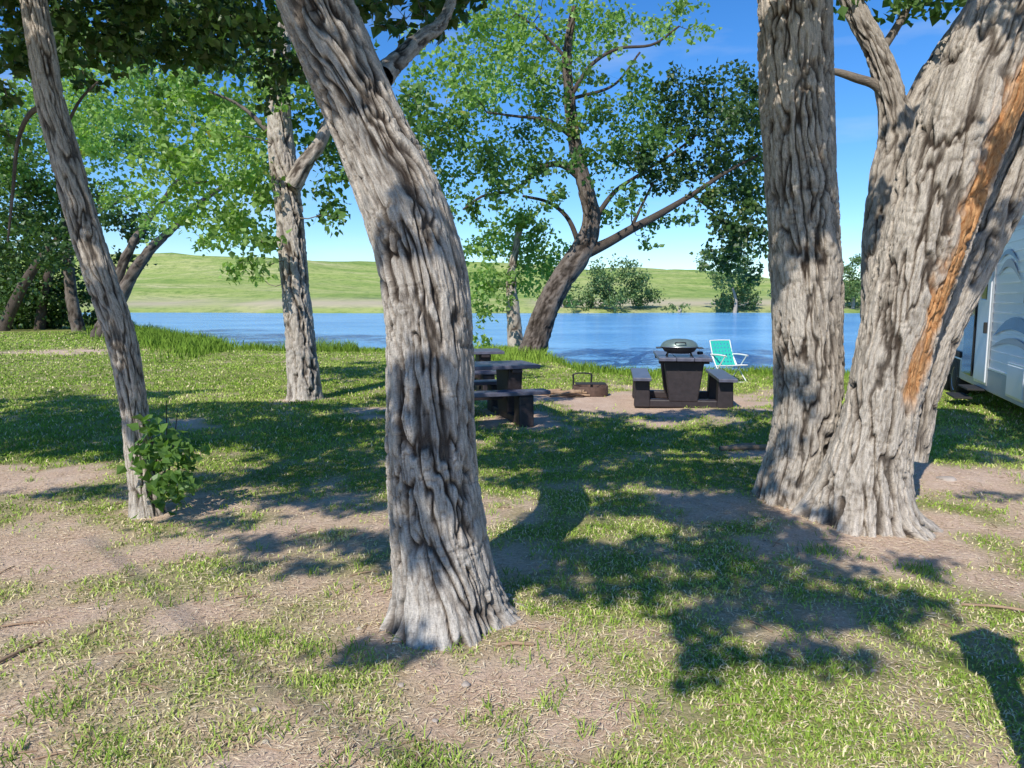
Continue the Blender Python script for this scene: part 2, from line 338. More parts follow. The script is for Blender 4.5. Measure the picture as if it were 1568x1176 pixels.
T2.limb(D2R([(1366,158,16),(1340,130,14),(1312,120,13),(1280,110,10),(1240,105,7)],6.3),14,.04,fv=.3)
T2.limb(D2R([(1345,85,14),(1380,30,12),(1410,-30,10)],6.3),10,.06,fv=.3)
for q in [(1300,-5,6.3,30),(1375,10,6.3,26),(1405,0,6.2,26),(1345,-40,6.2,45),(1560,300,6.4,16),(1335,425,6.8,10),(1340,255,6.6,6),(1450,-50,6,60),(1520,-40,6,50),(1480,15,6.4,14)]:
    T2.cluster(U(*q[:3]),q[3]*q[2]/F,leaf_mid,.08,1.2)
# --- thin tree left
T3=Tree('slender_cottonwood_tree',bark_tan); trees.append(T3)
T3b=D2R([(228,800,44),(224,770,41),(214,700,38),(205,620,37),(186,520,41),(156,430,42),(125,330,43),(97,230,41),(76,150,38),(62,60,36),(50,-10,34),(35,-120,32),(25,-320,26)],5.35)
T3b[0]=(*T3b[0][:2],-.08,T3b[0][3])
T3.limb(T3b,130,.013,amp=.015,cell=.026,flare=.35,seed=41,knots=[(1.35,-1.5,.05,.012),(2.0,-1.7,.04,.012)])
T3.limb(D2R([(82,160,10),(48,172,8),(28,215,6),(20,290,5),(12,370,3)],5.3),10,.03,fv=.12)
T3.limb(D2R([(92,215,7),(108,180,5),(125,150,4),(150,125,3)],5.6),8,.05,fv=.12)
for q in [(40,10,6,60),(120,20,6.5,60),(200,10,6.5,60),(280,20,6.8,60),(350,35,7,50),(410,50,7,45),(440,90,7.2,36),(160,60,6.5,50),(250,60,7,45),(20,90,6,45),(120,-60,6,90),(260,-60,6.2,90),(400,-40,6.5,70),(330,80,7,36),(100,100,6,30),(300,30,8,60),(60,60,7,60),(420,120,8,30),(200,40,7.5,50),(10,150,6.5,26),(130,130,7,22),(15,210,6.5,16)]:
    T3.cluster(U(*q[:3]),q[3]*q[2]/F,leaf_dark,.085,1.7)  # shaded look of this canopy comes from the dark leaf colour
# --- second tree
T4=Tree('cottonwood_tree',bark_tan); trees.append(T4)
b4=D2R([(467,622,46),(466,600,44),(462,540,42),(455,470,41),(449,400,40),(441,310,39),(433,250,38),(428,180,32),(430,100,25),(436,30,18),(440,-60,12)],11.6); b4[0]=(*b4[0][:2],-.1,b4[0][3])
T4.limb(b4,110,.022,amp=.042,cell=.05,flare=.3,seed=51)
T4.limb(D2R([(448,285,26),(468,248,24),(488,222,21),(500,195,17),(525,150,13),(560,110,9)],11.4),24,.05,amp=.016,cell=.05,seed=53)
T4.limb(D2R([(433,230,11),(400,190,8),(365,160,5),(320,140,3)],12),10,.1,fv=.15)
T4.limb(D2R([(440,320,7),(400,300,5),(350,280,4),(290,280,3)],12.5),8,.1,fv=.15)
for q in [(440,130,45),(480,160,40),(505,225,38),(540,190,40),(500,290,28),(522,335,20),(495,325,16),(560,250,38),(395,215,36),(380,140,45),(460,80,50),(400,60,55),(545,110,45),(590,290,24),(635,150,38),(640,215,36),(330,90,50),(350,210,40),(400,290,34),(382,400,26),(400,425,14),(360,415,20),
          (250,165,45),(300,150,45),(355,170,42),(300,225,45),(255,240,28),(270,285,42),(330,280,48),(385,300,38),(345,335,44),(290,335,30),(235,300,28),(380,350,38),(235,120,45),(320,370,26),(400,370,26),(590,200,40),(410,250,30)]:
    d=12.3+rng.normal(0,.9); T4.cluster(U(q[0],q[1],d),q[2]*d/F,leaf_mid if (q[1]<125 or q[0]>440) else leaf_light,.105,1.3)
# --- shore tree
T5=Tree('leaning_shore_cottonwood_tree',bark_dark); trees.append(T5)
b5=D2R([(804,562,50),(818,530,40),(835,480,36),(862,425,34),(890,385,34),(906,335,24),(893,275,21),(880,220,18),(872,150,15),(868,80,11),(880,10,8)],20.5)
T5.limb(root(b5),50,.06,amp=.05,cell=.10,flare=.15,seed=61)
for P in [[(895,388,20),(930,372,15),(965,352,13),(1010,328,11),(1060,298,8),(1110,265,6),(1160,238,4)],
          [(892,275,12),(860,252,10),(830,256,8),(790,290,6),(740,300,4),(710,320,3)],
          [(905,345,9),(940,295,7),(975,270,5),(1030,235,4),(1075,200,3)],
          [(890,385,9),(870,335,7),(840,310,5),(800,300,4)],
          [(872,150,8),(905,100,6),(945,75,5),(1000,68,4),(1040,40,3)],
          [(877,210,8),(840,185,6),(790,178,4),(745,172,3)],
          [(965,352,6),(985,310,4),(1000,280,3)],[(868,90,6),(830,50,4),(790,20,3)],[(880,150,6),(940,130,4),(980,80,3)],
          [(1060,298,5),(1100,330,4),(1135,370,3)]]:
    T5.limb(D2R(P,20.5+rng.normal(0,.5)),8,.15,fv=.3)
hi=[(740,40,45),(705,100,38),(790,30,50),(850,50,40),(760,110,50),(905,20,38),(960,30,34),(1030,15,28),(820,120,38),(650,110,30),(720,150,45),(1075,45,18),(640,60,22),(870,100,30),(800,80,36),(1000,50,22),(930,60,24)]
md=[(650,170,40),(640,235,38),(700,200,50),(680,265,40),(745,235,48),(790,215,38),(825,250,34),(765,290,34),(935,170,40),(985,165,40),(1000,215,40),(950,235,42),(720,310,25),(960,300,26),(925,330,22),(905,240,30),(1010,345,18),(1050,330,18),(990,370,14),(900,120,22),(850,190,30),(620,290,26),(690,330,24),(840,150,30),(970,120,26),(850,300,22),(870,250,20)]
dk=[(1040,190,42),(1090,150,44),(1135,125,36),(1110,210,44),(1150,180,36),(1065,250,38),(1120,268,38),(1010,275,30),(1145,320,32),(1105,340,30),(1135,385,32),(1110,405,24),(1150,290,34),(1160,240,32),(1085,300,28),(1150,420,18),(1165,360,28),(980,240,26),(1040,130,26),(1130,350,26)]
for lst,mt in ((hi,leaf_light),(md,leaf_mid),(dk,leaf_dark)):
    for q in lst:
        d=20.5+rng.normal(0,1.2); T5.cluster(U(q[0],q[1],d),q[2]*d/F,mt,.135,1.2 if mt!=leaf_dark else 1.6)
T6=Tree('young_shore_tree',bark_tan); trees.append(T6)
T6.limb(root(D2R([(792,552,26),(789,520,24),(785,470,20),(783,430,15),(790,380,10),(800,330,7)],21.5)),16,.1,amp=.03,cell=.1,seed=71)
for q in [(745,385,34),(785,365,36),(820,385,34),(755,430,30),(800,425,26),(840,410,28),(735,475,22),(840,450,18),(742,515,16),(760,340,25),(800,330,30),(860,430,20),(770,460,14),(730,440,22),(870,400,16),(830,350,22)]:
    d=21.5+rng.normal(0,.7); T6.cluster(U(q[0],q[1],d),q[2]*d/F,leaf_light,.13,1.4)
# --- left group
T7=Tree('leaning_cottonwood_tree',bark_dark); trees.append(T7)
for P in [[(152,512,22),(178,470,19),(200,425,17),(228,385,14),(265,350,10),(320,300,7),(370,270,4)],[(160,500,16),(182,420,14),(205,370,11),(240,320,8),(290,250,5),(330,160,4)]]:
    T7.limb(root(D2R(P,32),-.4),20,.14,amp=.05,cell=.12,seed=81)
T7.limb(D2R([(180,420,8),(150,370,7),(120,320,5),(80,250,4)],32),8,.3)
for q in [(130,140,55),(210,120,50),(290,150,50),(350,170,40),(230,230,35),(160,240,38),(110,200,50),(180,300,30),(60,150,55),(230,170,30),(370,240,40),(120,90,60),(220,60,50),(180,180,40),(270,320,30),(230,350,26),(300,260,40)]:
    d=31+rng.normal(0,2); T7.cluster(U(q[0],q[1],d),q[2]*d/F,leaf_light,.19,1.1)
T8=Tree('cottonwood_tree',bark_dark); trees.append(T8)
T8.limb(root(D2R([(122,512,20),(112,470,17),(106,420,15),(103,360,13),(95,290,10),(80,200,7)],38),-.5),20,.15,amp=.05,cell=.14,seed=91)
T8.limb(root(D2R([(5,505,18),(40,430,14),(85,370,10),(140,330,7),(200,300,4)],38),-.5),12,.25,fv=.3)
T8.limb(root(D2R([(60,510,16),(75,420,12),(120,360,9),(170,330,6)],40),-.5),12,.25,fv=.3)
for q in [(30,230,55),(40,300,50),(100,290,45),(150,310,40),(100,350,40),(30,370,50),(60,410,38),(15,440,40),(190,340,30),(140,380,26),(160,200,45),(210,360,22),(20,180,55),(215,230,35),(90,400,30),(60,340,45),(20,270,50),(190,400,20),(0,330,50)]:
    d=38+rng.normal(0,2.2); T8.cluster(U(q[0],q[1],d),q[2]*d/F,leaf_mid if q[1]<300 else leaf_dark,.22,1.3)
sh=Tree('shoreline_shrubs',bark_dark); sh.limb(root(D2R([(15,505,8),(20,460,6),(30,430,4)],41),-.5),8,.4); sh.limb(root(D2R([(90,505,8),(100,460,6)],41),-.5),8,.4); trees.append(sh)
for q in [(10,450,45),(60,455,38),(30,485,34),(100,470,28),(145,488,22),(-40,440,60),(80,500,24),(130,450,22),(175,495,14),(0,500,28),(50,505,24),(120,505,18),(30,420,40),(100,430,26)]:
    sh.cluster(U(q[0],q[1],41),q[2]*41/F,leaf_dark,.22,2.0)
# --- far-shore trees
ft=[('far_shore_tree',(935,474),[(900,452,18),(925,435,24),(955,415,20),(970,440,24),(995,452,16),(915,420,16),(985,428,14),(945,462,16),(885,462,10),(935,455,18),(905,465,12),(975,462,12)]),
    ('far_shore_tree',(1125,476),[(1085,395,16),(1110,402,22),(1140,410,18),(1100,430,14),(1130,455,26),(1105,462,16),(1150,460,16),(1075,410,10),(1128,380,12),(1120,425,16),(1145,440,14)]),
    ('far_shore_tree',(1305,474),[(1300,420,20),(1315,400,14),(1300,455,18),(1325,435,16),(1290,440,12),(1330,460,14),(1310,440,18)]),
    ('far_shore_tree',(1440,470),[(1420,440,20),(1450,430,22),(1480,450,20)]),
    ('far_shore_tree',(1215,476),[(1195,450,18),(1215,435,20),(1235,455,16)]),
    ('far_shore_tree',(860,474),[(850,462,10),(868,458,12),(880,465,10)]),
    ('far_shore_shrub',(1040,474),[(1030,470,6),(1046,470,7),(1020,472,5)])]
for nm,(bx,by),cl in ft:
    t=Tree(nm,bark_tan); trees.append(t); d=131
    t.limb(D2R([(bx,by+4,7),(bx+2,by-(15 if 'tree' in nm else 3),5)]+([(bx-3,by-35,3.5)] if 'tree' in nm else [(bx,by-6,3)]),d),6,1)
    for q in cl: t.cluster(U(q[0],q[1],d+rng.normal(0,3)),q[2]*d/F*.9,leaf_far,.42,2.1,flat=.9)
# --- unseen tree added behind the camera; canopy shaped to throw the chosen shade patches
T9=Tree('added_shade_tree',bark_tan); trees.append(T9)
T9.limb([(6.0,-7,-.1,.34),(6.0,-6.9,1.5,.28),(5.8,-6.6,3.6,.24),(5.0,-6.2,5.2,.16),(3,-5.6,6.3,.09),(0,-5.2,6.9,.045)],60,.05,amp=.025,cell=.07,flare=.4,seed=95)
T9.limb([(5.0,-6.2,5.2,.05),(3.4,-3,6.0,.022),(2.4,0,6.6,.014),(2,3,7.,.01)],8,.15)
T9.limb([(0,-5.2,6.9,.03),(-2,-2.5,6.7,.012),(-3.5,1,6.8,.010),(-5,4.5,6.9,.008)],8,.15)
T9.limb([(0,-5.2,6.9,.03),(-3,-4.8,6.8,.012),(-6,-2,6.7,.010)],8,.15)
SH=[ # px,py,rx,ry,coverage
 (110,600,210,28,1),(330,645,250,26,1),(90,665,170,30,1),(400,670,210,20,1),(520,700,120,36,1),(60,640,110,32,1),(200,690,90,14,.9),(520,590,90,12,.8),(250,580,180,9,.8),
 (170,752,150,9,.7),(420,735,190,10,.9),(520,765,110,20,1),(500,830,130,15,1),(300,800,80,12,.9),(440,868,80,10,.9),(570,850,60,22,.9),
 (860,665,170,18,1),(1060,680,180,22,1),(800,700,90,14,1),(900,735,140,16,1),(1100,730,120,24,1),(1060,780,130,28,1),(880,795,70,12,.75),
 (860,860,120,28,1),(1010,850,140,24,1),(1150,800,110,38,1),(1200,860,110,28,1),(980,905,110,16,1),(1120,890,80,22,.9),
 (1070,945,60,14,1),(1080,1000,36,32,1),(1200,940,120,32,1),(1330,930,110,28,1),(1240,1000,90,22,.9),(1400,870,90,14,.8),(1060,1045,25,12,.8),(1100,930,40,14,.8),
 (590,1000,75,18,1),(780,900,80,26,1),(1310,880,70,12,.7),(1420,930,30,10,.6),
 (900,640,120,10,.9),(1080,636,110,8,.9),(1480,660,110,24,1),(1500,700,80,12,.9),(1540,760,60,8,.6),(700,610,160,10,.7),(1200,660,100,16,1),(930,700,100,14,.9)]
for (px,py,rx,ry,cv) in SH:
    g,ax,ay,cy=ellg(px,py,rx,ry); n=int(math.pi*ax*ay*1500*cv)
    hh=rng.uniform(4.3,5.2)
    a=rng.random(n)*2*np.pi; r=np.sqrt(rng.random(n))*1.12
    gx=g[0]+ax*r*np.cos(a)+rng.normal(0,.05,n); gy=cy+ay*r*np.sin(a)+rng.normal(0,.05,n)
    nz=fbm(np.stack([gx*2.9,gy*2.4,np.full(n,hh)],1),2,int(px))
    k=(nz+(1-r)*.27)>(.73-.32*cv); gx,gy=gx[k],gy[k]; n=len(gx)
    z=hh+ (vn(np.stack([gx*1.5,gy*1.5,gx*0],1),5)-.5)*1.2+rng.normal(0,.12,n)
    q=z/math.tan(SUN_EL)
    P=np.stack([gx-SD[0]*q,gy-SD[1]*q,z],1)  # leaves placed back along the sun from the wanted shade patch
    el=(P[:,2]-1.6)/np.maximum(.1,P[:,1]); P=P[(el>.43)|(P[:,1]<0)]
    if len(P)<5: continue
    T9.leaf.setdefault(leaf_mid.name,[]).append((P,.088))
    for j in rng.integers(0,len(P),2): T9.twig(P[j],r0=.009,r1=.004,bend=.06)
for t in trees: t.finish()
# --- sucker shrub at thin tree
sb=Tree('leafy_shrub',bark_dark)
bs=G(248,772)
for k in range(9):
    a=rng.random()*6.28; t=np.array([bs[0]+.22*math.cos(a)*rng.random()-.02,bs[1]+.2*math.sin(a)*rng.random(),.25+.6*rng.random()])
    if k<2: t=U(222,640+30*k,5.25)
    sb.limb([(bs[0],bs[1],0,.009),(*(bs*.5+t*.5+np.array([.02,0,.03])),.006),(*t,.003)],5,.08)
P=[]
for (px,py,r,n) in [(230,650,14,26),(222,690,20,30),(250,690,26,60),(275,700,20,35),(250,730,30,80),(285,735,18,35),(265,760,22,40),(295,690,14,14)]:
    c=U(px,py,5.2); P.append(c+rng.normal(0,1,(n,3))*r*5.2/F*.62)
P=np.concatenate(P); leafmesh('leafy_shrub_leaves',P,np.full(len(P),.078),leaf_mid,sb.e,droop=.1); sb.finish()
# ------------------------------------------------------------------ grass
def bladesmat(name,stops):
    m,nt=newmat(name); L=nt.links
    a=nd(nt,'ShaderNodeAttribute',attribute_name='lv'); c=ramp(nt,a.outputs['Fac'],stops)
    b=nd(nt,'ShaderNodeBsdfDiffuse'); L.new(c,b.inputs[0]); o=nd(nt,'ShaderNodeOutputMaterial'); L.new(b.outputs[0],o.inputs[0]); return m
gmat=bladesmat('grass_blades',[(0,(.10,.19,.025)),(.45,(.28,.41,.065)),(.75,(.52,.57,.17)),(.9,(.72,.62,.34)),(1,(.82,.70,.48))])
smat=bladesmat('straw',[(0,(.42,.31,.19)),(.5,(.72,.58,.39)),(1,(.88,.77,.57))])
def blades(name,x,y,h,w,lean,lv,mat,z=None):
    n=len(x); z=hgt(x,y) if z is None else z
    a=rng.random(n)*2*np.pi; b=rng.random(n)*2*np.pi
    sx,sy=np.cos(a)*w/2,np.sin(a)*w/2; lx,ly=np.cos(b)*lean*h,np.sin(b)*lean*h
    B0=np.stack([x-sx,y-sy,z-.004],1); B1=np.stack([x+sx,y+sy,z-.004],1)
    M0=np.stack([x-sx*.8+lx*.35,y-sy*.8+ly*.35,z+h*.55],1); M1=np.stack([x+sx*.8+lx*.35,y+sy*.8+ly*.35,z+h*.55],1)
    Tp=np.stack([x+lx,y+ly,z+h*np.maximum(.25,1-.35*lean)],1)
    V=np.stack([B0,B1,M0,M1,Tp],1).reshape(-1,3); I=np.arange(n)*5
    Fq=np.concatenate([np.stack([I,I+1,I+3],1),np.stack([I,I+3,I+2],1),np.stack([I+2,I+3,I+4],1)])
    return mkmesh(name,V,Fq,mat,{'lv':np.repeat(lv,5)})
def polar(n,r0,r1,pw,azm=.80):
    u=rng.random(n); e=1-pw; r=(r0**e+u*(r1**e-r0**e))**(1/e)
    az=rng.uniform(-azm,azm,n); return r*np.sin(az),r*np.cos(az),r
x,y,r=polar(430000,1.9,44,.80)
dm=dirt(x,y); clp=fbm(np.stack([x*5,y*5,x*0],1),3,45)
k=(rng.random(len(x))<np.clip(1.02-dm*1.05,.0,1)*sst(.30,.56,clp+.22*(1-dm)))&(y<shore(x)-.2); x,y,r,dm,clp=x[k],y[k],r[k],dm[k],clp[k]
h=(.012+.019*rng.random(len(x)))*(.7+clp*.9)*(1+.7*(r>8)+.7*(r>24)); w=.0032+.0010*r
lv=np.clip(.35*rng.random(len(x))+.55*fbm(np.stack([x*.9,y*.9,x*0+4],1),3,46)+.30*dm+.10*(r<5)-.07,0,1)
lv=np.where(rng.random(len(x))<.09+.18*(r<6),rng.uniform(.85,1,len(x)),lv)
blades('lawn_grass',x,y,h,w,.4+rng.random(len(x))*1.2,lv,gmat)
# dry clippings
x,y,r=polar(110000,1.9,9,.6); dm=dirt(x,y); k=rng.random(len(x))<(.28+.45*dm)*(.2+vn(np.stack([x*3,y*3,x*0],1),50)); x,y,r=x[k],y[k],r[k]
n=len(x); a=rng.random(n)*6.28; l=.008+.028*rng.random(n)**2; w=.0012+.0003*r; z=hgt(x,y)+.004+rng.random(n)*.006
V=np.stack([np.stack([x-np.cos(a)*l,y-np.sin(a)*l,z],1),np.stack([x+np.sin(a)*w,y-np.cos(a)*w,z+.003],1),np.stack([x+np.cos(a)*l,y+np.sin(a)*l,z+.004*rng.random(n)],1),np.stack([x-np.sin(a)*w,y+np.cos(a)*w,z+.003],1)],1).reshape(-1,3)
I4=np.arange(n)*4; mkmesh('dry_grass_clippings',V,np.stack([I4,I4+1,I4+2,I4+3],1),smat,{'lv':np.repeat(rng.random(n),4)})
# taller tufts in foreground
cx,cy_,cr_=polar(420,2.1,9,.7); X=[];Y=[]
for a,b_ in zip(cx,cy_):
    m=rng.integers(5,18); X.append(a+rng.normal(0,.03,m)); Y.append(b_+rng.normal(0,.03,m))
for (px,py,m) in [(400,985,110),(330,1000,90),(770,760,40),(1410,880,160),(1255,850,100),(520,1000,60),(70,1090,90),(230,700,50),(150,1150,90),(1000,1090,40)]:
    g=G(px,py); X.append(g[0]+rng.normal(0,.07,m)); Y.append(g[1]+rng.normal(0,.06,m))
X=np.concatenate(X);Y=np.concatenate(Y); blades('grass_tufts',X,Y,.035+.04*rng.random(len(X)),np.full(len(X),.0055),.4+rng.random(len(X))*.9,.15+.45*rng.random(len(X)),gmat)
# shoreline tall grass
n=70000; x=rng.uniform(-34,16,n); ys=shore(x)+(vn(np.stack([x*.5,x*0,x*0+3],1),9)-.5)*.8; y=ys-.1+rng.normal(0,.33,n)*np.where(x<-9,4,1)-.25-np.where(x<-9,2.,0)
y=np.minimum(y,ys+.3); cl=fbm(np.stack([x*.8,y*.8,x*0],1),3,58); hh=(.08+.30*rng.random(n)**1.8)*(cl*1.7)*np.where(x<-5,1.35,.62); k=rng.random(n)<cl*1.5; 
blades('shoreline_reeds',x[k],y[k],hh[k],np.where(x[k]<-9,.03,.018),.15+.4*rng.random(k.sum()),.0+.30*rng.random(k.sum()),gmat)
n=5000; x=rng.normal(.2,1.0,n); y=20.6+rng.normal(0,1.,n); blades('tree_base_grass',x,y,.12+.3*rng.random(n),np.full(n,.02),.2+.4*rng.random(n),.1+.4*rng.random(n),gmat)
# ------------------------------------------------------------------ built objects
def box(name,sx,sy,sz,loc,mat,parent,rot=(0,0,0),bev=.008,taper=None):
    hx,hy,hz=sx/2,sy/2,sz/2; t=taper or 1
    V=[(-hx,-hy,-hz),(hx,-hy,-hz),(hx,hy,-hz),(-hx,hy,-hz),(-hx*t,-hy,hz),(hx*t,-hy,hz),(hx*t,hy,hz),(-hx*t,hy,hz)]
    Fb=[(3,2,1,0),(4,5,6,7),(0,1,5,4),(1,2,6,5),(2,3,7,6),(3,0,4,7)]
    o=mkmesh(name,V,Fb,mat,None,False,parent); o.location=loc; o.rotation_euler=rot
    if bev: m=o.modifiers.new('b','BEVEL'); m.width=bev; m.segments=2
    return o
def rod(name,pts,r,mat,parent,seg=10):
    V,Fq,*_=tube([(*p,r) for p in pts],seg,.04) if len(pts)>2 else tube([(*pts[0],r),(*[(a+b)/2 for a,b in zip(*pts)],r),(*pts[1],r)],seg,.1)
    return mkmesh(name,V,Fq,mat,None,True,parent)
def lathe(name,prof,mat,parent,loc=(0,0,0),seg=36,sc=(1,1)):
    th=np.linspace(0,2*np.pi,seg,endpoint=False); V=[(r*math.cos(t)*sc[0],r*math.sin(t)*sc[1],z) for r,z in prof for t in th]
    n=len(prof); idx=np.arange(n*seg).reshape(n,seg); nx_=np.roll(idx,-1,1)
    Fq=np.stack([idx[:-1],nx_[:-1],nx_[1:],idx[1:]],-1).reshape(-1,4)
    o=mkmesh(name,V,Fq,mat,None,True,parent); o.location=loc; return o
tdark=simple('table_dark',(.030,.022,.024),.55,0,.3,14,.3); ttop=simple('table_top',(.11,.11,.15),.38,0,.3,9,.25)
def table(loc,rz,L=1.85):
    e=empty('picnic_table',loc,rz)
    for i in range(3): box('top_plank_%d'%(i+1),.25,L,.05,((i-1)*.257,0,.74),ttop,e)
    for sx in (-1,1):
        box('bench_plank',.27,L,.05,(sx*.62,0,.44),ttop,e)
        for sy in (-1,1): box('bench_support',.24,.20,.415,(sx*.61,sy*L*.33,.205),tdark,e,bev=.02,taper=.9)
    for sy in (-1,1):
        box('pedestal',.42,.20,.62,(0,sy*L*.33,.40),tdark,e,bev=.02,taper=1.4)
        box('top_cleat',.74,.14,.05,(0,sy*L*.33,.688),tdark,e)
        box('foot_beam',1.00,.18,.12,(0,sy*L*.33,.06),tdark,e,bev=.02)
    box('spine',.10,L*.62,.12,(0,0,.34),tdark,e)
    return e
tb=((1043-784)/1100*11.3,11.3,0); table(tb,-.14,1.6)
table((-.62,9.5,0),-1.25); table((-1.10,12.2,0),-1.4)
# grill on table
black=simple('grill_black',(.02,.02,.022),.4,0,.2,20,.05); lidm=simple('grill_lid',(.17,.23,.21),.3,.3,.12,8,.02); steel=simple('steel',(.5,.5,.5),.3,.9,.1,30,.02)
ge=empty('tabletop_grill',(tb[0]-.13,tb[1]-.45,.765),-.16); ge.scale=(.95,.95,.85)
lathe('bowl',[(.02,.05),(.14,.055),(.21,.09),(.25,.15),(.26,.175)],black,ge,sc=(1.1,.8))
lathe('lid',[(.265,.18),(.262,.20),(.235,.25),(.18,.29),(.10,.312),(.01,.318)],lidm,ge,sc=(1.1,.8))
lathe('rim',[(.268,.168),(.278,.174),(.268,.182)],steel,ge,sc=(1.1,.8))
rod('lid_handle',[(-.08,-.2,.24),(-.07,-.245,.26),(.07,-.245,.26),(.08,-.2,.24)],.009,black,ge)
for sx in (-1,1):
    box('side_handle',.09,.2,.02,(sx*.32,0,.155),black,ge,bev=.006)
    rod('leg',[(sx*.20,-.16,0),(sx*.17,0,.09),(sx*.20,.16,0)],.010,black,ge)
rod('gas_bottle_neck',[(.3,.05,.06),(.36,.1,.06)],.03,black,ge)
# fire ring
rust=simple('rusted_steel',(.10,.06,.045),.85,.1,.4,12,.4); wood=simple('firewood',(.33,.22,.14),.9,0,.4,12,.5); rock=simple('rock',(.40,.34,.29),.9,0,.3,8,.5); ash=simple('ash',(.12,.11,.10),.95,0,.4,10,.5)
g=G(905,606); fe=empty('fire_ring',(g[0],g[1]+.1,0)); fe.scale=(.78,.78,.8)
lathe('steel_ring',[(.36,0),(.36,.20),(.375,.21),(.385,.20),(.385,0)],rust,fe); lathe('ash_bed',[(.35,.03),(.2,.07),(.01,.08)],ash,fe)
for i in range(7): rod('grate_bar',[(-.33,-.2+.065*i,.25),(.33,-.2+.065*i,.25)],.007,black,fe,6)
for sx in (-1,1): rod('grate_post',[(sx*.2-.15,.3,0),(sx*.2-.15,.3,.42)],.022,black,fe,8)
rod('grate_handle',[(-.35,.3,.30),(-.35,.3,.42),(.05,.3,.42),(.05,.3,.30)],.016,black,fe,8)
g=G(872,608); we=empty('firewood_pile',(g[0],g[1],0))
for i in range(16):
    a=rng.uniform(-.5,.6); c=np.array([rng.uniform(-.4,.3),rng.uniform(-.2,.3),.04+.02*(i%3)]); l=rng.uniform(.15,.35); dv=np.array([math.cos(a)*l,math.sin(a)*l,rng.uniform(-.01,.05)])
    rod('log',[c-dv,c+dv*.1+np.array([0,0,.01]),c+dv],rng.uniform(.012,.035),wood,we,8)
# lawn chair
turq=simple('turquoise_webbing',(.03,.50,.40),.6,0,.15,40,.1); wht=simple('white_frame',(.8,.8,.8),.35,0,.05,10,.02)
g=G(1110,584); ce=empty('folding_lawn_chair',(g[0],g[1],0),.35); ce.scale=(.88,.88,.88)
W=.27
for sx in (-W,W):
    rod('back_tube',[(sx,-.02,.36),(sx,.12,.6),(sx,.24,.92)],.013,wht,ce)
    rod('seat_tube',[(sx,-.42,.40),(sx,-.2,.385),(sx,.02,.36)],.013,wht,ce)
    rod('front_leg',[(sx*1.05,.2,0),(sx*1.05,-.1,.3),(sx*1.05,-.36,.60)],.012,wht,ce)
    rod('rear_leg',[(sx*1.05,-.42,0),(sx*1.05,-.1,.3),(sx*1.05,.14,.60)],.012,wht,ce)
    rod('armrest',[(sx*1.06,-.40,.61),(sx*1.06,-.1,.62),(sx*1.06,.16,.61)],.018,wht,ce)
rod('back_top',[(-W,.24,.92),(0,.25,.925),(W,.24,.92)],.013,wht,ce); rod('seat_front',[(-W,-.42,.40),(0,-.42,.4),(W,-.42,.40)],.013,wht,ce)
rod('foot_bar_rear',[(-W*1.05,.2,.02),(0,.2,.02),(W*1.05,.2,.02)],.011,wht,ce); rod('foot_bar_front',[(-W*1.05,-.42,.02),(0,-.42,.02),(W*1.05,-.42,.02)],.011,wht,ce)
for i in range(7):
    f=(i+.6)/7.2; box('back_strap_h',2*W,.006,.055,(0,.25*f,.36+.56*f),turq,ce,rot=(math.radians(-23),0,0),bev=0)
    if i<6: box('seat_strap_h',2*W,.05,.005,(0,-.38+.07*i,.395-.006*i),turq,ce,bev=0)
for i in range(6):
    xx=-W+.045+i*.09
    box('back_strap_v',.05,.004,.60,(xx,.118,.64),turq,ce,rot=(math.radians(-23),0,0),bev=0); box('seat_strap_v',.05,.42,.004,(xx,-.2,.386),turq,ce,rot=(-.06,0,0),bev=0)
# travel trailer
rvw=simple('trailer_white',(.74,.76,.79),.3,0,.03,4,.02); rvg=simple('trailer_grey_skirt',(.36,.38,.41),.4,0,.08,4,.02); glass=simple('dark_glass',(.015,.018,.022),.08,0,.1,3,0); trim=simple('aluminium_trim',(.6,.61,.62),.35,.7,.1,10,.05); rubber=simple('rubber',(.02,.02,.02),.8); blue=simple('decal_blue',(.10,.22,.40),.35); red=simple('marker_amber',(.7,.2,.03),.3)
LRV=7.6; WRV=2.4
dv=np.array([8.75-6.45,14.9-9.0]); az=math.atan2(dv[1],dv[0]); 
near=np.array([6.38,9.0])-dv/np.linalg.norm(dv)*1.3
re=empty('travel_trailer',(near[0],near[1],-.14),az)   # local +x runs away from camera, visible side is local +y
prof=[(.25,.42),(LRV-.3,.42),(LRV,.62),(LRV,2.65),(LRV-.12,2.85),(LRV-.3,2.92),(1.0,2.92),(.62,2.84),(.32,2.62),(.10,2.2),(0,1.6),(.02,.9),(.1,.6)]
n=len(prof); me=bpy.data.meshes.new('body'); V=[(p[0],0,p[1]) for p in prof]+[(p[0],-WRV,p[1]) for p in prof]
me.from_pydata(V,[],[list(range(n))[::-1],list(range(n,2*n))]+[[i,(i+1)%n,n+(i+1)%n,n+i] for i in range(n)]); me.update()
bo=bpy.data.objects.new('body',me); S.collection.objects.link(bo); me.materials.append(rvw); bo.parent=re
import bmesh
bm=bmesh.new(); bm.from_mesh(me); bmesh.ops.recalc_face_normals(bm,faces=bm.faces); bm.to_mesh(me); bm.free()
mb=bo.modifiers.new('b','BEVEL'); mb.width=.04; mb.segments=3; mb.limit_method='ANGLE'; mb.angle_limit=.9
yy=.008
box('skirt_panel',LRV-.9,.012,.30,(LRV/2+.05,yy,.60),rvg,re,bev=.003)
box('belt_trim',LRV-.5,.02,.03,(LRV/2+.02,yy,.77),trim,re,bev=.003); box('roof_trim',LRV-1.0,.03,.05,(LRV/2+.3,yy,2.86),trim,re,bev=.004)
for i in range(14): box('siding_rib',LRV-.6,.006,.008,(LRV/2+.1,.004,.9+i*.135),trim,re,bev=0)
dx=3.15
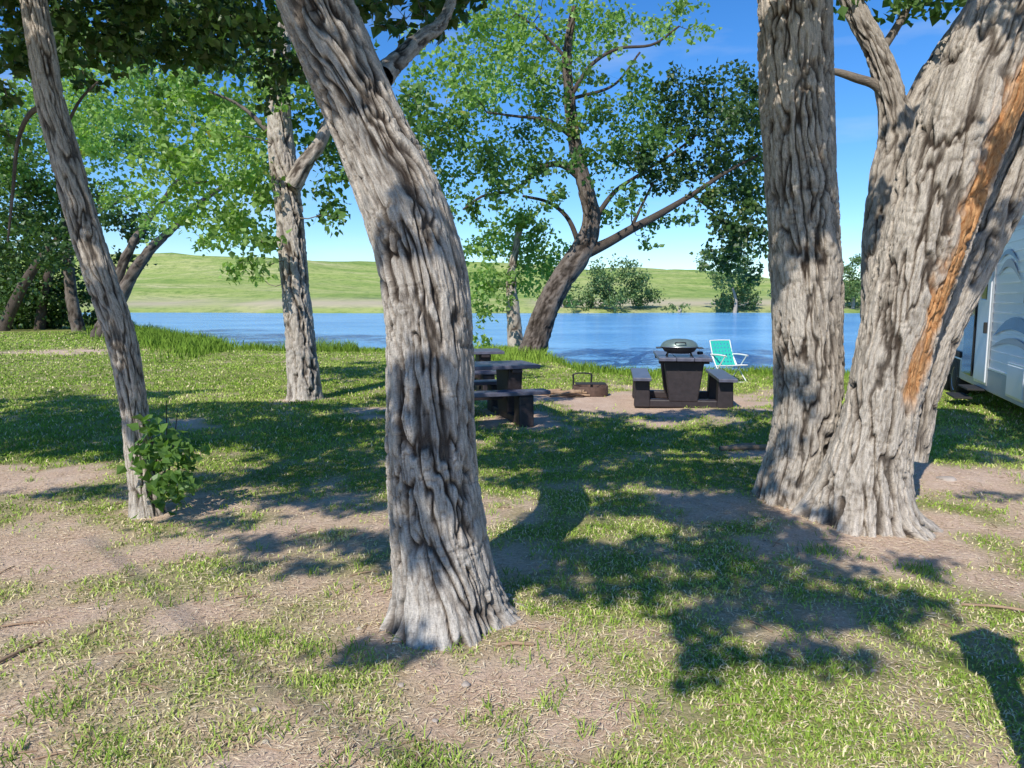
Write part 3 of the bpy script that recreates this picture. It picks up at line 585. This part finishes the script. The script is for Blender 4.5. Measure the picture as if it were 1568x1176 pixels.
box('door_frame',.78,.03,1.98,(dx,.014,1.50),trim,re,bev=.01); box('entry_door',.70,.04,1.90,(dx,.024,1.50),rvw,re,bev=.01); box('door_window',.34,.05,.5,(dx,.026,2.0),glass,re,bev=.02); box('door_handle',.05,.09,.16,(dx-.28,.04,1.35),rubber,re)
box('screen_door',.66,.03,1.85,(dx+.75,.05,1.50),glass,re,bev=.01)
for xw,ww,zw,hw in ((5.2,1.0,1.85,.5),(6.7,.6,1.85,.4),(.95,.5,1.95,.5)):
    box('window_frame',ww+.08,.03,hw+.08,(xw,.014,zw),trim,re,bev=.02); box('window_glass',ww,.04,hw,(xw,.02,zw),glass,re,bev=.02)
box('baggage_door',.8,.02,.45,(1.35,yy+.004,.72),trim,re); box('baggage_door_panel',.74,.03,.39,(1.35,yy+.006,.72),rvw,re)
def decal(x0,x1,z0,amp_,w0,m,yo):
    V=[];Fq=[]
    for i,t in enumerate(np.linspace(0,1,16)):
        w_=w0*math.sin(math.pi*i/15)+.004; xx=x0+(x1-x0)*t; zz=z0+amp_*math.sin(t*2.8); V+=[(xx,yo,zz-w_),(xx,yo,zz+w_)]
    for i in range(15): Fq.append((2*i,2*i+1,2*i+3,2*i+2))
    mkmesh('stripe_decal',V,Fq,m,None,False,re)
decal(.3,2.6,1.15,.30,.08,blue,.016); decal(.3,2.7,1.0,.22,.035,rvg,.019); decal(4.3,7.3,1.2,.2,.07,blue,.016); decal(1.5,2.6,2.0,.25,.05,rvg,.016); decal(1.6,2.65,2.2,.2,.03,blue,.016)
for xw in (5.0,5.85):
    o=lathe('wheel',[(.0,-.1),(.17,-.1),(.2,-.085),(.33,-.1),(.35,-.06),(.35,.06),(.33,.1),(.2,.1)],rubber,re,(xw,-.08,.40)); o.rotation_euler=(math.pi/2,0,0)
    o=lathe('hub',[(0.001,.09),(.06,.09),(.08,.06),(.19,.08),(.2,.1)],trim,re,(xw,-.08,.40)); o.rotation_euler=(-math.pi/2,0,0)
box('wheel_arch',1.75,.05,.10,(5.42,.03,.84),rubber,re,bev=.02); box('wheel_well',1.6,.02,.34,(5.42,.006,.62),rubber,re,bev=.01)
for i in range(2): box('step_tread',.62,.24,.03,(dx,.12+.16*i,.44-.13*i),rubber,re)
rod('awning_roller',[(2,.10,2.78),(4,.10,2.78),(7,.10,2.78)],.05,wht,re); box('air_conditioner',.9,.7,.26,(4,-1.2,3.05),wht,re,bev=.05)
for xw in (.6,7.0): box('marker_lamp',.1,.03,.05,(xw,.02,2.70),red,re)
rod('hitch_tongue',[(.3,-.6,.45),(-.5,-1.1,.45),(-1.0,-1.2,.47)],.04,rubber,re); rod('hitch_tongue_b',[(.3,-1.8,.45),(-.5,-1.3,.45),(-1.0,-1.2,.47)],.04,rubber,re)
for xw in (1.0,7.0): box('stabiliser_jack',.1,.1,.42,(xw,-.3,.22),rubber,re)
# unseen guessed post and box, added to cast the shadow at lower right
pe=empty('offscreen_shadow_post',(1.52,1.66,0),.4)
box('post',.09,.09,1.30,(0,0,.65),wood,pe); box('shadow_box',.22,.14,.28,(0,0,1.40),rvg,pe,bev=.02); box('box_lid',.26,.18,.03,(0,0,1.555),rvg,pe)
# twigs / rocks on the ground
te=empty('fallen_twigs')
def tw(px,py,l,r,a):
    g=G(px,py); d=np.array([math.cos(a)*l/2,math.sin(a)*l/2,0]); z=hgt(g[:1],g[1:2])[0]+r
    p=np.array([g[0],g[1],z]); rod('twig',[p-d,p+np.array([.0,.03*l,.006]),p+d],r,wood,te,6)
tw(790,990,.17,.009,.0); tw(1530,935,.35,.008,-.3); tw(15,1010,.4,.008,1.3); tw(20,960,.3,.006,.4); tw(1150,690,.7,.03,.1); tw(1130,684,.5,.02,.5)
for i in range(150):
    tw(rng.uniform(0,1568),rng.uniform(700,1170),rng.uniform(.05,.18),rng.uniform(.0015,.004),rng.uniform(0,3.14))
def rockm(px,py,r,pn):
    g=G(px,py); th=np.linspace(0,np.pi,9); ph=np.linspace(0,2*np.pi,14,endpoint=False); V=[]
    for t in th:
        for p in ph: V.append((math.sin(t)*math.cos(p),math.sin(t)*math.sin(p),math.cos(t)*.55))
    V=np.array(V); V*=(.75+.5*vn(V*1.4+px,3))[:,None]*r; idx=np.arange(9*14).reshape(9,14); nx_=np.roll(idx,-1,1); Fq=np.stack([idx[:-1],idx[1:],nx_[1:],nx_[:-1]],-1).reshape(-1,4)
    o=mkmesh('rock',V,Fq,rock,None,True,pn); o.location=(g[0],g[1],r*.15)
pn=empty('scattered_stones')
rockm(1448,738,.08,pn)
for i in range(60): rockm(rng.uniform(0,1568),rng.uniform(720,1170),rng.uniform(.006,.02),pn)
# ------------------------------------------------------------------ world / sun / camera
w=bpy.data.worlds.new('World'); S.world=w; w.use_nodes=True; nt=w.node_tree; nt.nodes.clear(); L=nt.links
sk=nd(nt,'ShaderNodeTexSky',sky_type='NISHITA'); sk.sun_disc=False; sk.sun_elevation=SUN_EL; sk.sun_rotation=math.atan2(-SD[0],-SD[1]); sk.air_density=1.0; sk.dust_density=.0; sk.ozone_density=3.0
bg=nd(nt,'ShaderNodeBackground'); bg.inputs[1].default_value=.14
hs=nd(nt,'ShaderNodeHueSaturation'); hs.inputs['Saturation'].default_value=1.3; L.new(sk.outputs[0],hs.inputs['Color'])
cc=mix(nt,1.0,hs.outputs[0],(.85,1.0,1.22),'MULTIPLY')
# faint haze cloud low in the sky
tc=nd(nt,'ShaderNodeTexCoord'); mp=nd(nt,'ShaderNodeMapping'); mp.inputs['Scale'].default_value=(2.2,2.2,9); mp.inputs['Location'].default_value=(.4,0,.3); L.new(tc.outputs['Generated'],mp.inputs[0])
cn=nd(nt,'ShaderNodeTexNoise'); cn.inputs['Scale'].default_value=1.6; cn.inputs['Detail'].default_value=6; L.new(mp.outputs[0],cn.inputs[0])
cl=ramp(nt,cn.outputs[0],[(.56,(0,0,0)),(.78,(.35,.35,.35))])
cc=mix(nt,cl,cc,(6.0,6.4,6.9))
L.new(cc,bg.inputs[0]); o=nd(nt,'ShaderNodeOutputWorld'); L.new(bg.outputs[0],o.inputs[0])
sl=bpy.data.lights.new('sun','SUN'); sl.energy=5.0; sl.angle=math.radians(.5); sl.color=(1,.95,.86); so=bpy.data.objects.new('sun',sl); S.collection.objects.link(so)
dr=Vector((SD[0]*math.cos(SUN_EL),SD[1]*math.cos(SUN_EL),-math.sin(SUN_EL))); so.rotation_euler=dr.to_track_quat('-Z','Y').to_euler()
cam=bpy.data.cameras.new('camera'); cam.sensor_width=36; cam.lens=F/1568*36; cam.clip_end=5000; cam.clip_start=.05
co=bpy.data.objects.new('camera',cam); S.collection.objects.link(co); co.location=(0,0,CAMH); co.rotation_euler=(math.pi/2-PITCH,0,0); S.camera=co
S.view_settings.view_transform='Standard'; S.view_settings.look='None'; S.view_settings.exposure=0
